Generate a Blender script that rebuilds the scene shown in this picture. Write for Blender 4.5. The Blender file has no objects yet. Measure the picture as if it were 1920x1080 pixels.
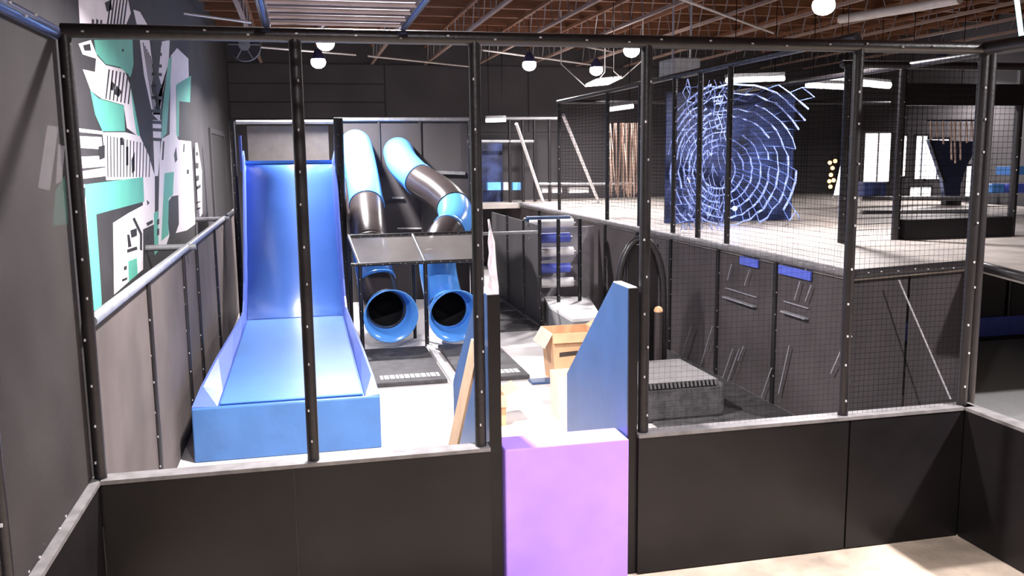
import bpy, bmesh, math, random
from mathutils import Vector, Matrix
random.seed(7)
S = bpy.context.scene
COL = S.collection
# ---------------------------------------------------------------- camera, world, exposure
FPX, CAMZ = 1670.0, 3.55
yaw, pit, rol = map(math.radians, (13.08, 8.43, -0.634))
fw = Vector((math.sin(yaw)*math.cos(pit), math.cos(yaw)*math.cos(pit), -math.sin(pit)))
r0 = Vector((math.cos(yaw), -math.sin(yaw), 0)); u0 = r0.cross(fw)
rt = r0*math.cos(rol) + u0*math.sin(rol); up = rt.cross(fw)
CAM = Vector((0, 0, CAMZ))
cd = bpy.data.cameras.new('camera'); cam = bpy.data.objects.new('camera', cd); COL.objects.link(cam)
cam.matrix_world = Matrix(((rt.x, up.x, -fw.x, 0), (rt.y, up.y, -fw.y, 0), (rt.z, up.z, -fw.z, CAMZ), (0, 0, 0, 1)))
cd.sensor_width = 36; cd.lens = FPX/1920*36; cd.clip_start = .05; cd.clip_end = 200
S.camera = cam
W = bpy.data.worlds.new('world'); S.world = W; W.use_nodes = True
W.node_tree.nodes['Background'].inputs[0].default_value = (.62, .58, .62, 1)
W.node_tree.nodes['Background'].inputs[1].default_value = .22
S.view_settings.view_transform = 'Standard'; S.view_settings.look = 'None'
S.view_settings.exposure = 0.0; S.view_settings.gamma = 1.0
S.view_settings.use_curve_mapping = False
LAMP_W = 620

def ray(x, y): return rt*((x-960)/FPX) - up*((y-540)/FPX) + fw
def on_z(x, y, z=0.): d = ray(x, y); return CAM + d*((z-CAMZ)/d.z)
def on_y(x, y, Y): d = ray(x, y); return CAM + d*(Y/d.y)
def on_x(x, y, X): d = ray(x, y); return CAM + d*(X/d.x)

# ---------------------------------------------------------------- materials
def mat(name, c, rough=.5, var=.12, scale=6., bump=0., bscale=30., metal=0., emit=0., alpha=1., spec=.5, stretch=None, ecol=None):
    m = bpy.data.materials.new(name); m.use_nodes = True
    n = m.node_tree.nodes; L = m.node_tree.links; b = n['Principled BSDF']
    b.inputs['Roughness'].default_value = rough; b.inputs['Metallic'].default_value = metal
    b.inputs['Specular IOR Level'].default_value = spec
    tc = n.new('ShaderNodeTexCoord'); src = tc.outputs['Object']
    if stretch:
        mp = n.new('ShaderNodeMapping'); mp.inputs['Scale'].default_value = stretch
        L.new(src, mp.inputs[0]); src = mp.outputs[0]
    nz = n.new('ShaderNodeTexNoise'); nz.inputs['Scale'].default_value = scale; nz.inputs['Detail'].default_value = 4
    L.new(src, nz.inputs['Vector'])
    rp = n.new('ShaderNodeValToRGB')
    rp.color_ramp.elements[0].position = .3; rp.color_ramp.elements[1].position = .72
    rp.color_ramp.elements[0].color = (*[max(0, v*(1-var)) for v in c], 1)
    rp.color_ramp.elements[1].color = (*[min(1, v*(1+var)) for v in c], 1)
    L.new(nz.outputs['Fac'], rp.inputs[0]); L.new(rp.outputs[0], b.inputs['Base Color'])
    if bump:
        n2 = n.new('ShaderNodeTexNoise'); n2.inputs['Scale'].default_value = bscale; n2.inputs['Detail'].default_value = 3
        L.new(src, n2.inputs['Vector'])
        bp = n.new('ShaderNodeBump'); bp.inputs['Strength'].default_value = bump; bp.inputs['Distance'].default_value = .03
        L.new(n2.outputs['Fac'], bp.inputs['Height']); L.new(bp.outputs[0], b.inputs['Normal'])
    if emit:
        b.inputs['Emission Color'].default_value = (*(ecol or c), 1); b.inputs['Emission Strength'].default_value = emit
    if alpha < 1: b.inputs['Alpha'].default_value = alpha
    return m
M = {}
M['wall'] = mat('dark_grey_wall_paint', (.036, .033, .035), .75, .2, 1.5, .15, 12)
M['wallback'] = mat('dark_back_wall_paint', (.046, .041, .043), .8, .2, .8)
M['wallline'] = mat('block_joint', (.02, .018, .019), .8)
M['floor'] = mat('pale_grey_vinyl_floor', (.52, .49, .48), .45, .07, 2.)
M['concrete'] = mat('bare_concrete', (.56, .455, .355), .8, .42, 1.6, .4, 9)
M['vinyl'] = mat('black_vinyl_pad', (.0095, .0080, .0086), .36, .25, 2., .25, 2.2, spec=.26)
M['cap'] = mat('grey_pad_cap', (.16, .15, .15), .4, .25, 9)
M['post'] = mat('black_foam_post_cover', (.013, .011, .012), .38, .25, 9, .1, 30)
M['tie'] = mat('grey_cable_tie', (.45, .43, .44), .25)
M['railgrey'] = mat('grey_galvanised_pipe', (.30, .30, .31), .35, .2, 8, metal=.4)
M['pipewhite'] = mat('white_painted_pipe', (.75, .72, .74), .4)
M['bluepad'] = mat('navy_blue_vinyl_pad', (.036, .078, .18), .38, .12, 3, .15, 3)
M['slide'] = mat('royal_blue_slide_vinyl', (.052, .140, .47), .32, .06, 2.)
M['slideflat'] = mat('lit_blue_run_out_vinyl', (.085, .22, .56), .3, .06, 2.)  # slide blue made lighter: lamp light on the flat run-out put into the colour
M['cardbrown'] = mat('darker_cardboard', (.36, .24, .15), .8, .12, 5)
M['slidewall'] = mat('violet_blue_slide_side', (.105, .165, .56), .32, .06, 3.)
M['slidefront'] = mat('blue_end_pad', (.05, .14, .34), .35, .12, 2.5, .35, 3.2)
M['tubeblue'] = mat('bright_blue_plastic', (.10, .34, .86), .22, .05, 3)
M['tubeblack'] = mat('black_plastic', (.045, .036, .036), .25, .1, 3)
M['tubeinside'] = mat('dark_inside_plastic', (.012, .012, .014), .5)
M['purple'] = mat('purple_vinyl', (.43, .25, .95), .45, .10, 2.2, .1, 3)
M['card'] = mat('brown_cardboard', (.70, .42, .23), .8, .12, 5)
M['cardlit'] = mat('lit_cardboard', (.74, .60, .48), .8, .1, 5)  # cardboard with strong overexposing light painted into its colour
M['print'] = mat('dark_print', (.05, .035, .03), .8)
M['white'] = mat('white_vinyl', (.8, .78, .78), .4, .05)
M['deck'] = mat('pale_deck_board', (.28, .25, .225), .5, .25, 2)
M['mat'] = mat('black_rubber_mat', (.05, .047, .048), .6, .45, 8, .3, 60)
M['woodroof'] = mat('brown_roof_boards', (.07, .028, .016), .8, .4, 3, stretch=(.4, 5, 1))
M['woodbeam'] = mat('tan_timber_chord', (.25, .165, .13), .7, .2, 5, stretch=(4, .4, 4))
M['woodpurlin'] = mat('rust_brown_timber', (.17, .065, .027), .75, .3, 4, stretch=(.4, 4, 4))
M['steelweb'] = mat('grey_steel_web', (.30, .27, .27), .45, .1, metal=.5)
M['pipe'] = mat('pale_ceiling_pipe', (.55, .50, .46), .4, .1, metal=.2)
M['bar'] = mat('navy_painted_steel', (.05, .065, .14), .25, .1, metal=.5)
M['rung'] = mat('brown_grey_steel_rung', (.20, .17, .19), .25, .15, metal=.5)
M['lampglow'] = mat('lamp_glow', (1, .96, 1), .5, 0, emit=45)
M['lampbody'] = mat('dark_lamp_housing', (.03, .03, .09), .4)
M['winglow'] = mat('daylit_window', (1, .95, .94), .5, 0, emit=3.2)
M['tubelight'] = mat('fluorescent_tube', (1, .95, .93), .5, 0, emit=5)
M['orange'] = mat('orange_bulb', (1, .45, .12), .5, 0, emit=7)
M['mint'] = mat('mint_green_paint', (.13, .50, .38), .6, .06, 3)
M['mintd'] = mat('mint_paint', (.20, .62, .50), .6, .06, 3)
M['paint'] = mat('white_wall_paint', (.93, .87, .90), .6, .05, 3)
M['black'] = mat('black_wall_paint', (.022, .02, .021), .7)
M['bluenet'] = mat('pale_blue_rope', (.21, .27, .56), .3, .4, 8)
M['cordblue'] = mat('navy_rope', (.10, .16, .45), .4, .3, 8)
M['bluecloth'] = mat('deep_blue_backdrop', (.02, .032, .10), .5, .8, 2.2, .6, 5)
M['rope'] = mat('tan_rope', (.55, .40, .32), .7, .25, 10)
M['vivid'] = mat('vivid_blue_pad', (.10, .14, .60), .4)
M['skyblue'] = mat('sky_blue_pad', (.12, .35, .85), .35)
M['greynet'] = mat('grey_net_floor', (.26, .26, .255), .7, .15, 40)
M['metalgrey'] = mat('grey_sheet_metal', (.30, .30, .30), .5)
M['panelgrey'] = mat('light_grey_panel', (.12, .108, .102), .7)
M['blocktop'] = mat('grey_carpet_top', (.15, .14, .14), .9)
M['rollerback'] = mat('pale_grey_backing', (.42, .40, .41), .6)
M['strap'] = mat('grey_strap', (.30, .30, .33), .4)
M['film'] = mat('clear_plastic_film', (.8, .74, .80), .2, .2, 9, .6, 12)
def mesh_cloth(name, c, opacity):
    m = mat(name, c, .75, .2, 1.2, spec=.12); b = m.node_tree.nodes['Principled BSDF']
    b.inputs['Alpha'].default_value = opacity; return m
M['screen'] = mesh_cloth('dark_mesh_screen', (.046, .040, .039), .80)
M['railpanel'] = mesh_cloth('grey_mesh_panel', (.115, .096, .090), .90)
M['skirt'] = mesh_cloth('dark_skirt_mesh', (.085, .074, .075), .88)
M['exitnet'] = mesh_cloth('grey_exit_net', (.25, .23, .22), .62)
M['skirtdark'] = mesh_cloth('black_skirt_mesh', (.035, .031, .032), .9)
M['wire'] = mat('black_net_cord', (.006, .005, .006), 1., spec=0.)

# ---------------------------------------------------------------- mesh builder
class MB:
    def __init__(s): s.v = []; s.f = []; s.sm = []
    def add(s, vs, fs, smooth=False):
        o = len(s.v); s.v += [Vector(v) for v in vs]
        s.f += [tuple(i+o for i in f) for f in fs]; s.sm += [smooth]*len(fs); return s
    def box(s, a, b):
        x0, y0, z0 = a; x1, y1, z1 = b
        vs = [(x0,y0,z0),(x1,y0,z0),(x1,y1,z0),(x0,y1,z0),(x0,y0,z1),(x1,y0,z1),(x1,y1,z1),(x0,y1,z1)]
        return s.add(vs, [(0,3,2,1),(4,5,6,7),(0,1,5,4),(1,2,6,5),(2,3,7,6),(3,0,4,7)])
    def bar(s, p, q, w, h=None):
        p, q = Vector(p), Vector(q); h = h or w; d = (q-p).normalized()
        a = d.cross(Vector((0,0,1)))
        a = a.normalized() if a.length > 1e-4 else Vector((1,0,0))
        b = a.cross(d).normalized(); a = a*w/2; b = b*h/2
        vs = [p-a-b, p+a-b, p+a+b, p-a+b, q-a-b, q+a-b, q+a+b, q-a+b]
        return s.add(vs, [(0,3,2,1),(4,5,6,7),(0,1,5,4),(1,2,6,5),(2,3,7,6),(3,0,4,7)])
    def tube(s, pts, rad, n=12, caps=True, smooth=True):
        pts = [Vector(p) for p in pts]; rr = rad if isinstance(rad, (list, tuple)) else [rad]*len(pts)
        ref = None; rings = []
        for i, p in enumerate(pts):
            d = (pts[min(i+1, len(pts)-1)] - pts[max(i-1, 0)]).normalized()
            if ref is None:
                ref = d.cross(Vector((0,0,1)));
                if ref.length < 1e-3: ref = Vector((1,0,0))
            a = (ref - d*ref.dot(d)).normalized(); ref = a; b = d.cross(a)
            rings.append([p + (a*math.cos(2*math.pi*k/n) + b*math.sin(2*math.pi*k/n))*rr[i] for k in range(n)])
        vs = [v for r in rings for v in r]; fs = []
        for i in range(len(pts)-1):
            for k in range(n):
                fs.append((i*n+k, i*n+(k+1) % n, (i+1)*n+(k+1) % n, (i+1)*n+k))
        s.add(vs, fs, smooth)
        if caps:
            s.add(rings[0], [tuple(reversed(range(n)))]); s.add(rings[-1], [tuple(range(n))])
        return s
    def prism(s, pts, off):
        pts = [Vector(p) for p in pts]; off = Vector(off); n = len(pts)
        vs = pts + [p+off for p in pts]
        fs = [tuple(range(n)), tuple(reversed(range(n, 2*n)))]
        fs += [(i, i+n, (i+1) % n+n, (i+1) % n) for i in range(n)]
        return s.add(vs, fs)
    def sphere(s, c, r, n=10, m=6, sc=(1,1,1)):
        c = Vector(c); vs = []; fs = []
        for i in range(m+1):
            t = math.pi*i/m
            for k in range(n):
                a = 2*math.pi*k/n
                vs.append(c + Vector((r*sc[0]*math.sin(t)*math.cos(a), r*sc[1]*math.sin(t)*math.sin(a), r*sc[2]*math.cos(t))))
        for i in range(m):
            for k in range(n):
                fs.append((i*n+k, (i+1)*n+k, (i+1)*n+(k+1) % n, i*n+(k+1) % n))
        return s.add(vs, fs, True)
    def build(s, name, m, parent=None, fix=True, bevel=0, **props):
        base = Vector((0,0,0)); p = parent
        while p is not None: base = base + p.location; p = p.parent
        me = bpy.data.meshes.new(name)
        me.from_pydata([tuple(v-base) for v in s.v], [], s.f)
        me.polygons.foreach_set('use_smooth', s.sm)
        if fix:
            bm = bmesh.new(); bm.from_mesh(me); bmesh.ops.recalc_face_normals(bm, faces=bm.faces[:]); bm.to_mesh(me); bm.free()
        me.materials.append(M[m] if isinstance(m, str) else m)
        o = bpy.data.objects.new(name, me); COL.objects.link(o); o.parent = parent
        if bevel:
            md = o.modifiers.new('bevel', 'BEVEL'); md.width = bevel; md.segments = 2; md.limit_method = 'ANGLE'
        for k, v in props.items(): o[k] = v
        return o
def B(): return MB()
def thing(name, label, cat, loc, group=None):
    o = bpy.data.objects.new(name, None); o.empty_display_size = .1; COL.objects.link(o)
    o.location = loc; o['label'] = label; o['category'] = cat
    if group: o['group'] = group
    return o
def tag(o, label, cat, group=None):
    o['label'] = label; o['category'] = cat
    if group: o['group'] = group
    return o
def struct(mb, name, m, parent=None):
    o = mb.build(name, m, parent)
    if parent is None: o['kind'] = 'structure'
    return o
def net(mb, O, U, V, cell, w):
    """cords of a rectangular net spanned by vectors U and V from O"""
    O, U, V = Vector(O), Vector(U), Vector(V); nu = max(1, round(U.length/cell)); nv = max(1, round(V.length/cell))
    N = U.cross(V).normalized()*w/2
    for i in range(nu+1):
        a = U.normalized()*w/2; p = O+U*i/nu
        mb.add([p-a, p+a, p+a+V, p-a+V], [(0,1,2,3)])
    for j in range(nv+1):
        a = V.normalized()*w/2; p = O+V*j/nv
        mb.add([p-a, p+a, p+a+U, p-a+U], [(0,1,2,3)])
    return mb
def ties(mb, p, q, rad, step=.42, ring=False):
    p, q = Vector(p), Vector(q); L = (q-p).length; d = (q-p)/L; n = int(L/step)
    for i in range(n):
        c = p + d*(step*(i+.5)+random.uniform(-.05, .05))
        if ring: mb.tube([c-d*.006, c+d*.006], rad+.003, 10, False)
        side = Vector((random.uniform(-.5, .5), -1, random.uniform(-.3, .3))); side = (side-d*side.dot(d)).normalized()
        e = c + side*(rad+.006)
        mb.bar(e-d*.009, e+d*.009, .011)
    return mb
def post(name, p, q, rad, parent, m='post', tie=True):
    o = B().tube([p, q], rad, 14).build(name, m, parent)
    if tie:
        ties(B(), p, q, rad, .30).build('cable_tie', 'tie', o, kind='stuff')
    return o

# ================================================================ setting
YF, XL, XR, ZL = 6.74, -1.54, 5.80, 1.24        # front wall of the pit, its left and right ends, its top
YB, XW = 28.5, -2.05                            # back wall, left building wall
struct(B().box((XW-.2, 6.8, -.2), (18.5, YB+.2, 0)), 'floor', 'floor')
struct(B().box((XW-.2, -5, -.2), (18.5, 6.79, -.002)), 'floor.001', 'concrete')
wl = struct(B().box((XW-.2, -5, 0), (XW, YB, 7.3)), 'wall_left', 'wall')
wb = struct(B().box((XW-.2, YB, 0), (18.6, YB+.2, 7.3)), 'wall_back', 'wallback')
struct(B().box((18.5, -5, 0), (18.7, YB, 7.3)), 'wall_right', 'wallback')
# flat siding panels of the back wall and the recessed door at the end of the left wall
for x0, x1, zs in ((XW, 2.6, (4.3, 4.75, 5.25, 5.8, 6.4)), (2.62, 7.2, (4.3, 6.4)), (7.22, 12, (4.3, 6.4))):
    for z0, z1 in zip(zs[:-1], zs[1:]):
        struct(B().box((x0+.02, YB-.04, z0+.015), (x1, YB, z1-.015)), 'siding_panel', 'wallback', wb)
dr = struct(B().box((XW, 21.9, 0), (XW+.03, 25.6, 4.15)), 'door_1', 'black')
struct(B().box((XW, 21.75, 4.15), (XW+.05, 25.75, 4.27)), 'door_head', 'wall', dr)
for y in (21.75, 25.6): struct(B().box((XW, y, 0), (XW+.05, y+.15, 4.15)), 'door_jamb', 'wall', dr)
struct(B().box((XW+.03, 22.2, 1.05), (XW+.07, 22.3, 1.12)), 'door_handle', 'tie', dr)
# low padded walls round the pit
wf = struct(B().box((XL, YF+.03, 0), (1.373, YF+.14, ZL-.02)), 'wall_front', 'post')
for a, b in ((XL+.02, -.16), (-.15, 1.381)):
    o = struct(B().box((a, YF, 0.01), (b-.008, YF+.04, ZL-.03)), 'padded_panel', 'vinyl', wf)
struct(B().box((XL, YF-.01, ZL-.03), (1.374, YF+.15, ZL)), 'cap_strip', 'cap', wf)
wf2 = struct(B().box((2.637, YF+.03, 0), (XR+.1, YF+.14, ZL-.02)), 'wall_front.001', 'post')
for a, b in ((2.637, 4.62), (4.63, XR)):
    struct(B().box((a, YF, 0.01), (b-.008, YF+.04, ZL-.03)), 'padded_panel', 'vinyl', wf2)
struct(B().box((2.637, YF-.01, ZL-.03), (XR+.1, YF+.15, ZL)), 'cap_strip', 'cap', wf2)
wf3 = struct(B().box((XR+.03, -3, 0), (XR+.13, YF+.1, ZL-.02)), 'wall_right.001', 'post')
for a, b in ((-3, .9), (.91, 4.2), (4.21, YF)):
    struct(B().box((XR, a, 0.01), (XR+.04, b-.008, ZL-.03)), 'padded_panel', 'vinyl', wf3)
struct(B().box((XR-.01, -3, ZL-.03), (XR+.14, YF+.12, ZL)), 'cap_strip', 'cap', wf3)
wf4 = struct(B().box((XL-.13, -3, 0), (XL-.03, YF+.1, ZL-.02)), 'wall_left.001', 'post')
for a, b in ((-3, 1.6), (1.61, 4.4), (4.41, YF)):
    struct(B().box((XL-.04, a, 0.01), (XL, b-.008, ZL-.03)), 'padded_panel', 'vinyl', wf4)
struct(B().box((XL-.14, -3, ZL-.03), (XL+.01, YF+.12, ZL)), 'cap_strip', 'cap', wf4)

# ceiling: boarded roof, rust-brown purlins, open-web timber joists
ce = struct(B().box((XW-.2, -5, 7.22), (18.7, YB+.2, 7.35)), 'ceiling', 'woodroof')
pu = None
for i in range(24):
    y = -3+i*1.35
    if pu is None: pu = B().box((XW, y-.07, 7.0), (18.5, y+.07, 7.22)).build('purlin', 'woodpurlin', ce)
    else:
        c = pu.copy(); c.location.y = i*1.35; COL.objects.link(c)
j0 = None
for i in range(12):
    x = -1.05+1.65*i
    if j0 is None:
        ch = B().box((x-.04, -4.8, 6.40), (x+.04, YB, 6.46))
        j0 = ch.build('joist', 'woodbeam', ce)
        wbm = B(); y = -4.6; k = 0
        while y < YB-.5:
            za, zb = (6.45, 6.95) if k % 2 else (6.95, 6.45)
            wbm.bar((x, y, za), (x, y+.22, zb), .02); y += .62; k += 1
        t0 = B().box((x-.045, -4.8, 6.93), (x+.045, YB, 7.0)).build('top_chord', 'woodpurlin', j0)
        w0 = wbm.build('web', 'steelweb', j0, kind='stuff')
    else:
        c = j0.copy(); c.location.x = 1.65*i; COL.objects.link(c)
        for w in (w0, t0): d = w.copy(); d.parent = c; COL.objects.link(d)

# ================================================================ lamps
def lamp(x, y, z, label, power, vis=True):
    t = thing('high_bay_lamp', label, 'lamp', (x, y, z), 'round high bay lamps under the roof')
    B().tube([(x,y,z+.02), (x,y,z+.16), (x,y,z+.3)], [.17, .15, .06], 18).build('housing', 'lampbody', t)
    B().tube([(x,y,z+.3), (x,y,7.23)], .008, 6).build('cable', 'wire', t)
    B().sphere((x,y,z-.02), .19, 16, 8, (1,1,.85)).build('diffuser', 'lampglow', t)
    ld = bpy.data.lights.new('lamp_light', 'AREA'); ld.shape = 'DISK'; ld.size = .34; ld.energy = power; ld.color = (1, .95, .97)
    lo = bpy.data.objects.new('lamp_light', ld); lo.location = (0, 0, -.21); ld.spread = math.radians(152); lo.parent = t; COL.objects.link(lo)
L0 = LAMP_W
lamp(.61, 20.0, 6.0, 'round lamp seen just under the overhead ladder, larger of the left pair', L0*1.7)
lamp(.53, 23.9, 6.0, 'small round lamp just below the larger lamp of the left pair', L0*.6)
lamp(6.1, 23.9, 6.0, 'round lamp hanging beside a ceiling pipe, left of the three middle lamps', L0*.7)
lamp(8.4, 25.1, 6.0, 'small round lamp directly above the white hanging heater', L0*.7)
lamp(7.7, 20.4, 6.0, 'large round lamp to the right above the white hanging heater', L0*1.0)
lamp(8.6, 13.8, 6.0, 'brightest round lamp at the top edge of the photo', L0*1.2)
lamp(17.2, 21.7, 6.0, 'far round lamp above the netted cage on the right', L0*.6)
lamp(.66, 8.7, 6.0, 'round lamp overhead above the gap between pit and slide', L0*1.6)
lamp(8.5, 4.3, 6.0, 'round lamp overhead to the right of the padded pit', L0*2.2)
lamp(.8, 2.6, 6.0, 'round lamp overhead above the near left of the padded pit', L0*.9)

# ================================================================ front frame of the netted enclosure
t = thing('enclosure_frame', 'black padded post frame standing on the low padded wall across the front', 'frame', (2.1, YF+.07, ZL))
yp = YF+.07; zt = 4.43
for x in (XL-.0, -.01, 1.31, 2.70, 4.59, 5.82):
    post('post', (x, yp, ZL), (x, yp, zt), .045, t)
o = B().tube([(XL-.02, yp, zt), (5.9, yp, zt)], .052, 12).build('top_beam', 'post', t)
ties(B(), (XL, yp, zt), (5.8, yp, zt), .052, .35).build('cable_tie', 'tie', o, kind='stuff')
B().tube([(5.82, yp, zt), (5.82, -2, zt)], .055, 12).build('top_beam', 'post', t)
post('post', (5.98, yp+.1, ZL*0), (5.98, yp+.1, zt), .05, t, tie=False)
n = B(); net(n, (2.74, yp, ZL), (1.8, 0, 0), (0, 0, zt-ZL), .05, .0013); net(n, (4.64, yp, ZL), (1.14, 0, 0), (0, 0, zt-ZL), .05, .0026)
n.build('safety_net', 'wire', t, fix=False, kind='stuff')
# ---- left screen of the pit
t = thing('mesh_screen', 'dark mesh screen on posts above the left padded pit wall', 'screen', (XL-.07, 4.5, ZL))
B().box((XL-.075, -2.8, ZL), (XL-.06, YF+.16, 4.40)).build('mesh_cloth', 'screen', t)
o = B().tube([(XL-.05, -2.8, 4.41), (XL-.05, YF, 4.41)], .05, 12).build('top_rail', 'bar', t)
ties(B(), (XL-.05, 2, 4.41), (XL-.05, YF, 4.41), .05, .25).build('cable_tie', 'tie', o, kind='stuff')
for y in (4.86, 2.4, 0): post('post', (XL-.05, y, ZL), (XL-.05, y, 4.4), .035, t)
ties(B(), (XL-.08, 2.5, ZL+.0), (XL-.08, YF, ZL+.0), .02, .12).build('lacing', 'tie', t, kind='stuff')

# ================================================================ overhead ladder
t = thing('overhead_ladder', 'navy blue overhead ladder of metal rungs at the top of the frame', 'ladder', (.3, 5.4, 4.45))
for x in (-.20, .77):
    B().tube([(x, 2.0, 4.50), (x, YF, 4.50)], .035, 12).build('rail', 'bar', t)
r1 = None
for i in range(14):
    y = YF-.10-.145*i*2.0
    if r1 is None: r1 = B().tube([(-.18, y, 4.50), (.75, y, 4.50)], .024, 10).build('rung', 'rung', t)
    else:
        c = r1.copy(); c.location.y -= .29*i; COL.objects.link(c)

# ================================================================ wall mural (painted on the left wall)
mu = thing('wall_mural', 'black white and mint green letter mural painted on the left wall', 'mural', (XW, 14, 2.2))
def paint(polys, name, m, th, off=0):
    mb = B()
    for pl in polys:
        pts = [on_x(x, y, XW) for x, y in pl]
        mb.prism([(XW+off, p.y, p.z) for p in pts], (th, 0, 0))
    return mb.build(name, m, mu, kind='stuff')
white = [[(147,0),(165,0),(165,55),(150,55)], [(165,0),(240,0),(245,25),(230,60),(165,60)], [(250,18),(262,22),(290,70),(262,70)],
         [(147,82),(170,75),(182,105),(198,122),(190,185),(170,170),(155,130),(178,135),(180,110),(155,102)],
         [(198,122),(232,130),(244,160),(252,200),(258,255),(238,240),(232,197),(190,185)],
         [(143,240),(192,246),(192,252),(143,247)], [(143,255),(190,257),(192,280),(145,277)], [(146,294),(196,292),(198,312),(147,316)],
         [(148,322),(198,314),(199,330),(149,336)],
         [(192,248),(235,248),(262,255),(278,290),(290,330),(290,420),(268,430),(268,335),(199,338),(196,290)],
         [(262,75),(280,75),(288,140),(283,165),(300,215),(305,170),(297,140),(303,78),(318,75),(316,118),(300,200),(300,228),(286,215),(270,140)],
         [(320,105),(332,90),(353,110),(354,150),(330,160),(330,250),(334,262),(358,265),(360,300),(366,420),(350,432),(318,440),(312,458),(296,462),(300,262),(318,252)],
         [(366,268),(370,268),(378,320),(379,400),(370,415)],
         [(286,225),(302,225),(302,262),(296,330),(290,330)],
         [(149,345),(160,346),(174,560),(176,590),(172,600),(163,520)],
         [(212,418),(240,400),(268,385),(268,505),(214,552)]]
paint(white, 'white_paint', 'paint', .002)
mint = [[(176,75),(248,74),(250,120),(245,145),(225,126),(198,120),(180,100)],
        [(169,170),(185,185),(232,198),(234,246),(192,246),(178,215)],
        [(244,160),(252,200),(262,255),(256,252),(250,215)],
        [(158,346),(268,332),(270,378),(180,402),(190,560),(190,595),(174,600),(170,520)],
        [(316,110),(322,106),(318,170),(312,250),(302,262),(304,210)],
        [(331,158),(358,142),(356,192),(336,190),(335,258),(330,252)],
        [(308,325),(326,322),(324,365),(316,372),(316,440),(302,452)],
        [(240,490),(256,484),(258,514),(241,528)], [(288,400),(296,395),(297,470),(290,478)],
        [(174,600),(192,596),(192,640),(178,652)]]
paint(mint, 'mint_paint', 'mint', .003)
blk = []
for i in range(7):      # thin slanted stripes across the white letters
    blk.append([(203+i*7,130+i*1.5),(205.5+i*7,130.5+i*1.5),(199+i*7,186+i*1.6),(197+i*7,185+i*1.6)])
for i in range(14):
    x = 200+i*6.2; blk.append([(x,254+i*1.3),(x+1.5,254+i*1.3),(x+2.5-i*.25,332),(x+1-i*.25,332)])
for i in range(6):
    blk.append([(206+i*6,0),(208.5+i*6,0),(202+i*6,52),(199+i*6,52)])
for y in (78,98,120,136,158,180,205,226,240,258): blk.append([(284,y),(303,y+1),(303,y+7),(284,y+6)])
for i in range(5): blk.append([(267+i*3.4,80+i*6),(268.5+i*3.4,80+i*6),(288+i*2.8,205),(286.6+i*2.8,205)])
blk += [[(172,35),(176,38),(174,55),(171,55)],[(180,35),(184,38),(182,55),(179,55)],[(188,37),(191,38),(190,55),(187,55)],[(196,5),(207,0),(210,18),(200,22)],
        [(228,92),(232,92),(231,97),(228,97)],[(155,85),(168,82),(170,95),(158,95)],[(208,150),(214,158),(212,170),(206,168)],[(218,160),(228,172),(222,182),(214,176)],
        [(225,258),(230,258),(231,272),(226,272)],[(236,275),(240,275),(240,310),(236,310)],[(246,300),(252,285),(252,320),(247,325)],[(184,275),(196,272),(196,296),(186,300)],
        [(316,377),(322,368),(334,366),(335,420),(326,446),(318,448),(315,420)],
        [(153,352),(159,352),(159,374),(154,374)],[(159,490),(165,490),(165,515),(160,515)],
        [(244,432),(256,428),(256,442),(246,446)],[(238,440),(242,440),(246,462),(240,464)],[(238,468),(256,462),(257,468),(238,474)],[(232,500),(237,498),(237,505),(232,507)],[(228,524),(238,520),(238,524),(229,528)],
        [(248,410),(252,408),(266,438),(266,470),(262,468),(262,440)],
        [(275,375),(280,380),(276,385)],[(274,418),(286,412),(286,418),(276,424)],[(275,440),(280,436),(281,446),(276,450)],[(294,412),(298,410),(298,420),(294,422)],[(294,430),(298,428),(298,440),(294,442)],
        [(350,318),(354,318),(354,326),(350,326)],[(344,270),(346,270),(345,285),(343,285)],[(367,285),(371,285),(371,292),(367,292)],[(367,305),(372,305),(372,316),(367,316)],[(368,330),(373,328),(373,338),(368,340)],[(368,350),(376,345),(376,352),(369,356)],[(326,290),(330,275),(332,300),(328,305)],
        [(366,380),(376,376),(376,379),(366,383)],[(366,392),(376,388),(376,391),(366,395)],[(305,265),(308,265),(306,300),(303,300)]]
paint(blk, 'black_paint', 'black', .004)
ghost = thing('wall_lettering', 'faded grey and mint lettering seen dimly through the left mesh screen', 'lettering', (XW, 5.3, 3))
gm = B()
for pl in ([(88,235),(108,238),(92,358),(70,352)], [(108,270),(120,275),(115,340),(104,345)]):
    gm.prism([(XW, on_x(x, y, XW).y, on_x(x, y, XW).z) for x, y in pl], (.006, 0, 0))
gm.build('grey_paint', 'paint', ghost)
gm = B()
gm.prism([(XW, on_x(x, y, XW).y, on_x(x, y, XW).z) for x, y in [(103,360),(120,330),(127,420),(98,424)]], (.006, 0, 0))
gm.build('mint_paint', 'mint', ghost)

# ================================================================ railing along the left wall
t = thing('side_railing', 'grey rail over dark mesh panels along the left wall beside the slide', 'railing', (XL, 13, 0))
B().tube([(XL, YF+.15, 2.395), (XL, 21.5, 2.395)], .045, 12).build('handrail', 'railgrey', t)
ys = [YF+.15]+[on_x(px, 700, XL).y for px in (290, 358, 383, 418)]+[21.5]
for a, b in zip(ys[:-1], ys[1:]):
    B().box((XL-.03, a+.02, .02), (XL-.018, b-.02, 2.36)).build('mesh_panel', 'railpanel', t)
for y in ys[1:]:
    post('post', (XL-.01, y, 0), (XL-.01, y, 2.37), .032, t)
for px in (350, 418):
    y = on_x(px, 465 if px == 350 else 412, XL).y
    B().tube([(XW, y, 2.40), (XL+.12, y, 2.40)], .042, 10).build('wall_stub', 'railgrey', t)

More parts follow.
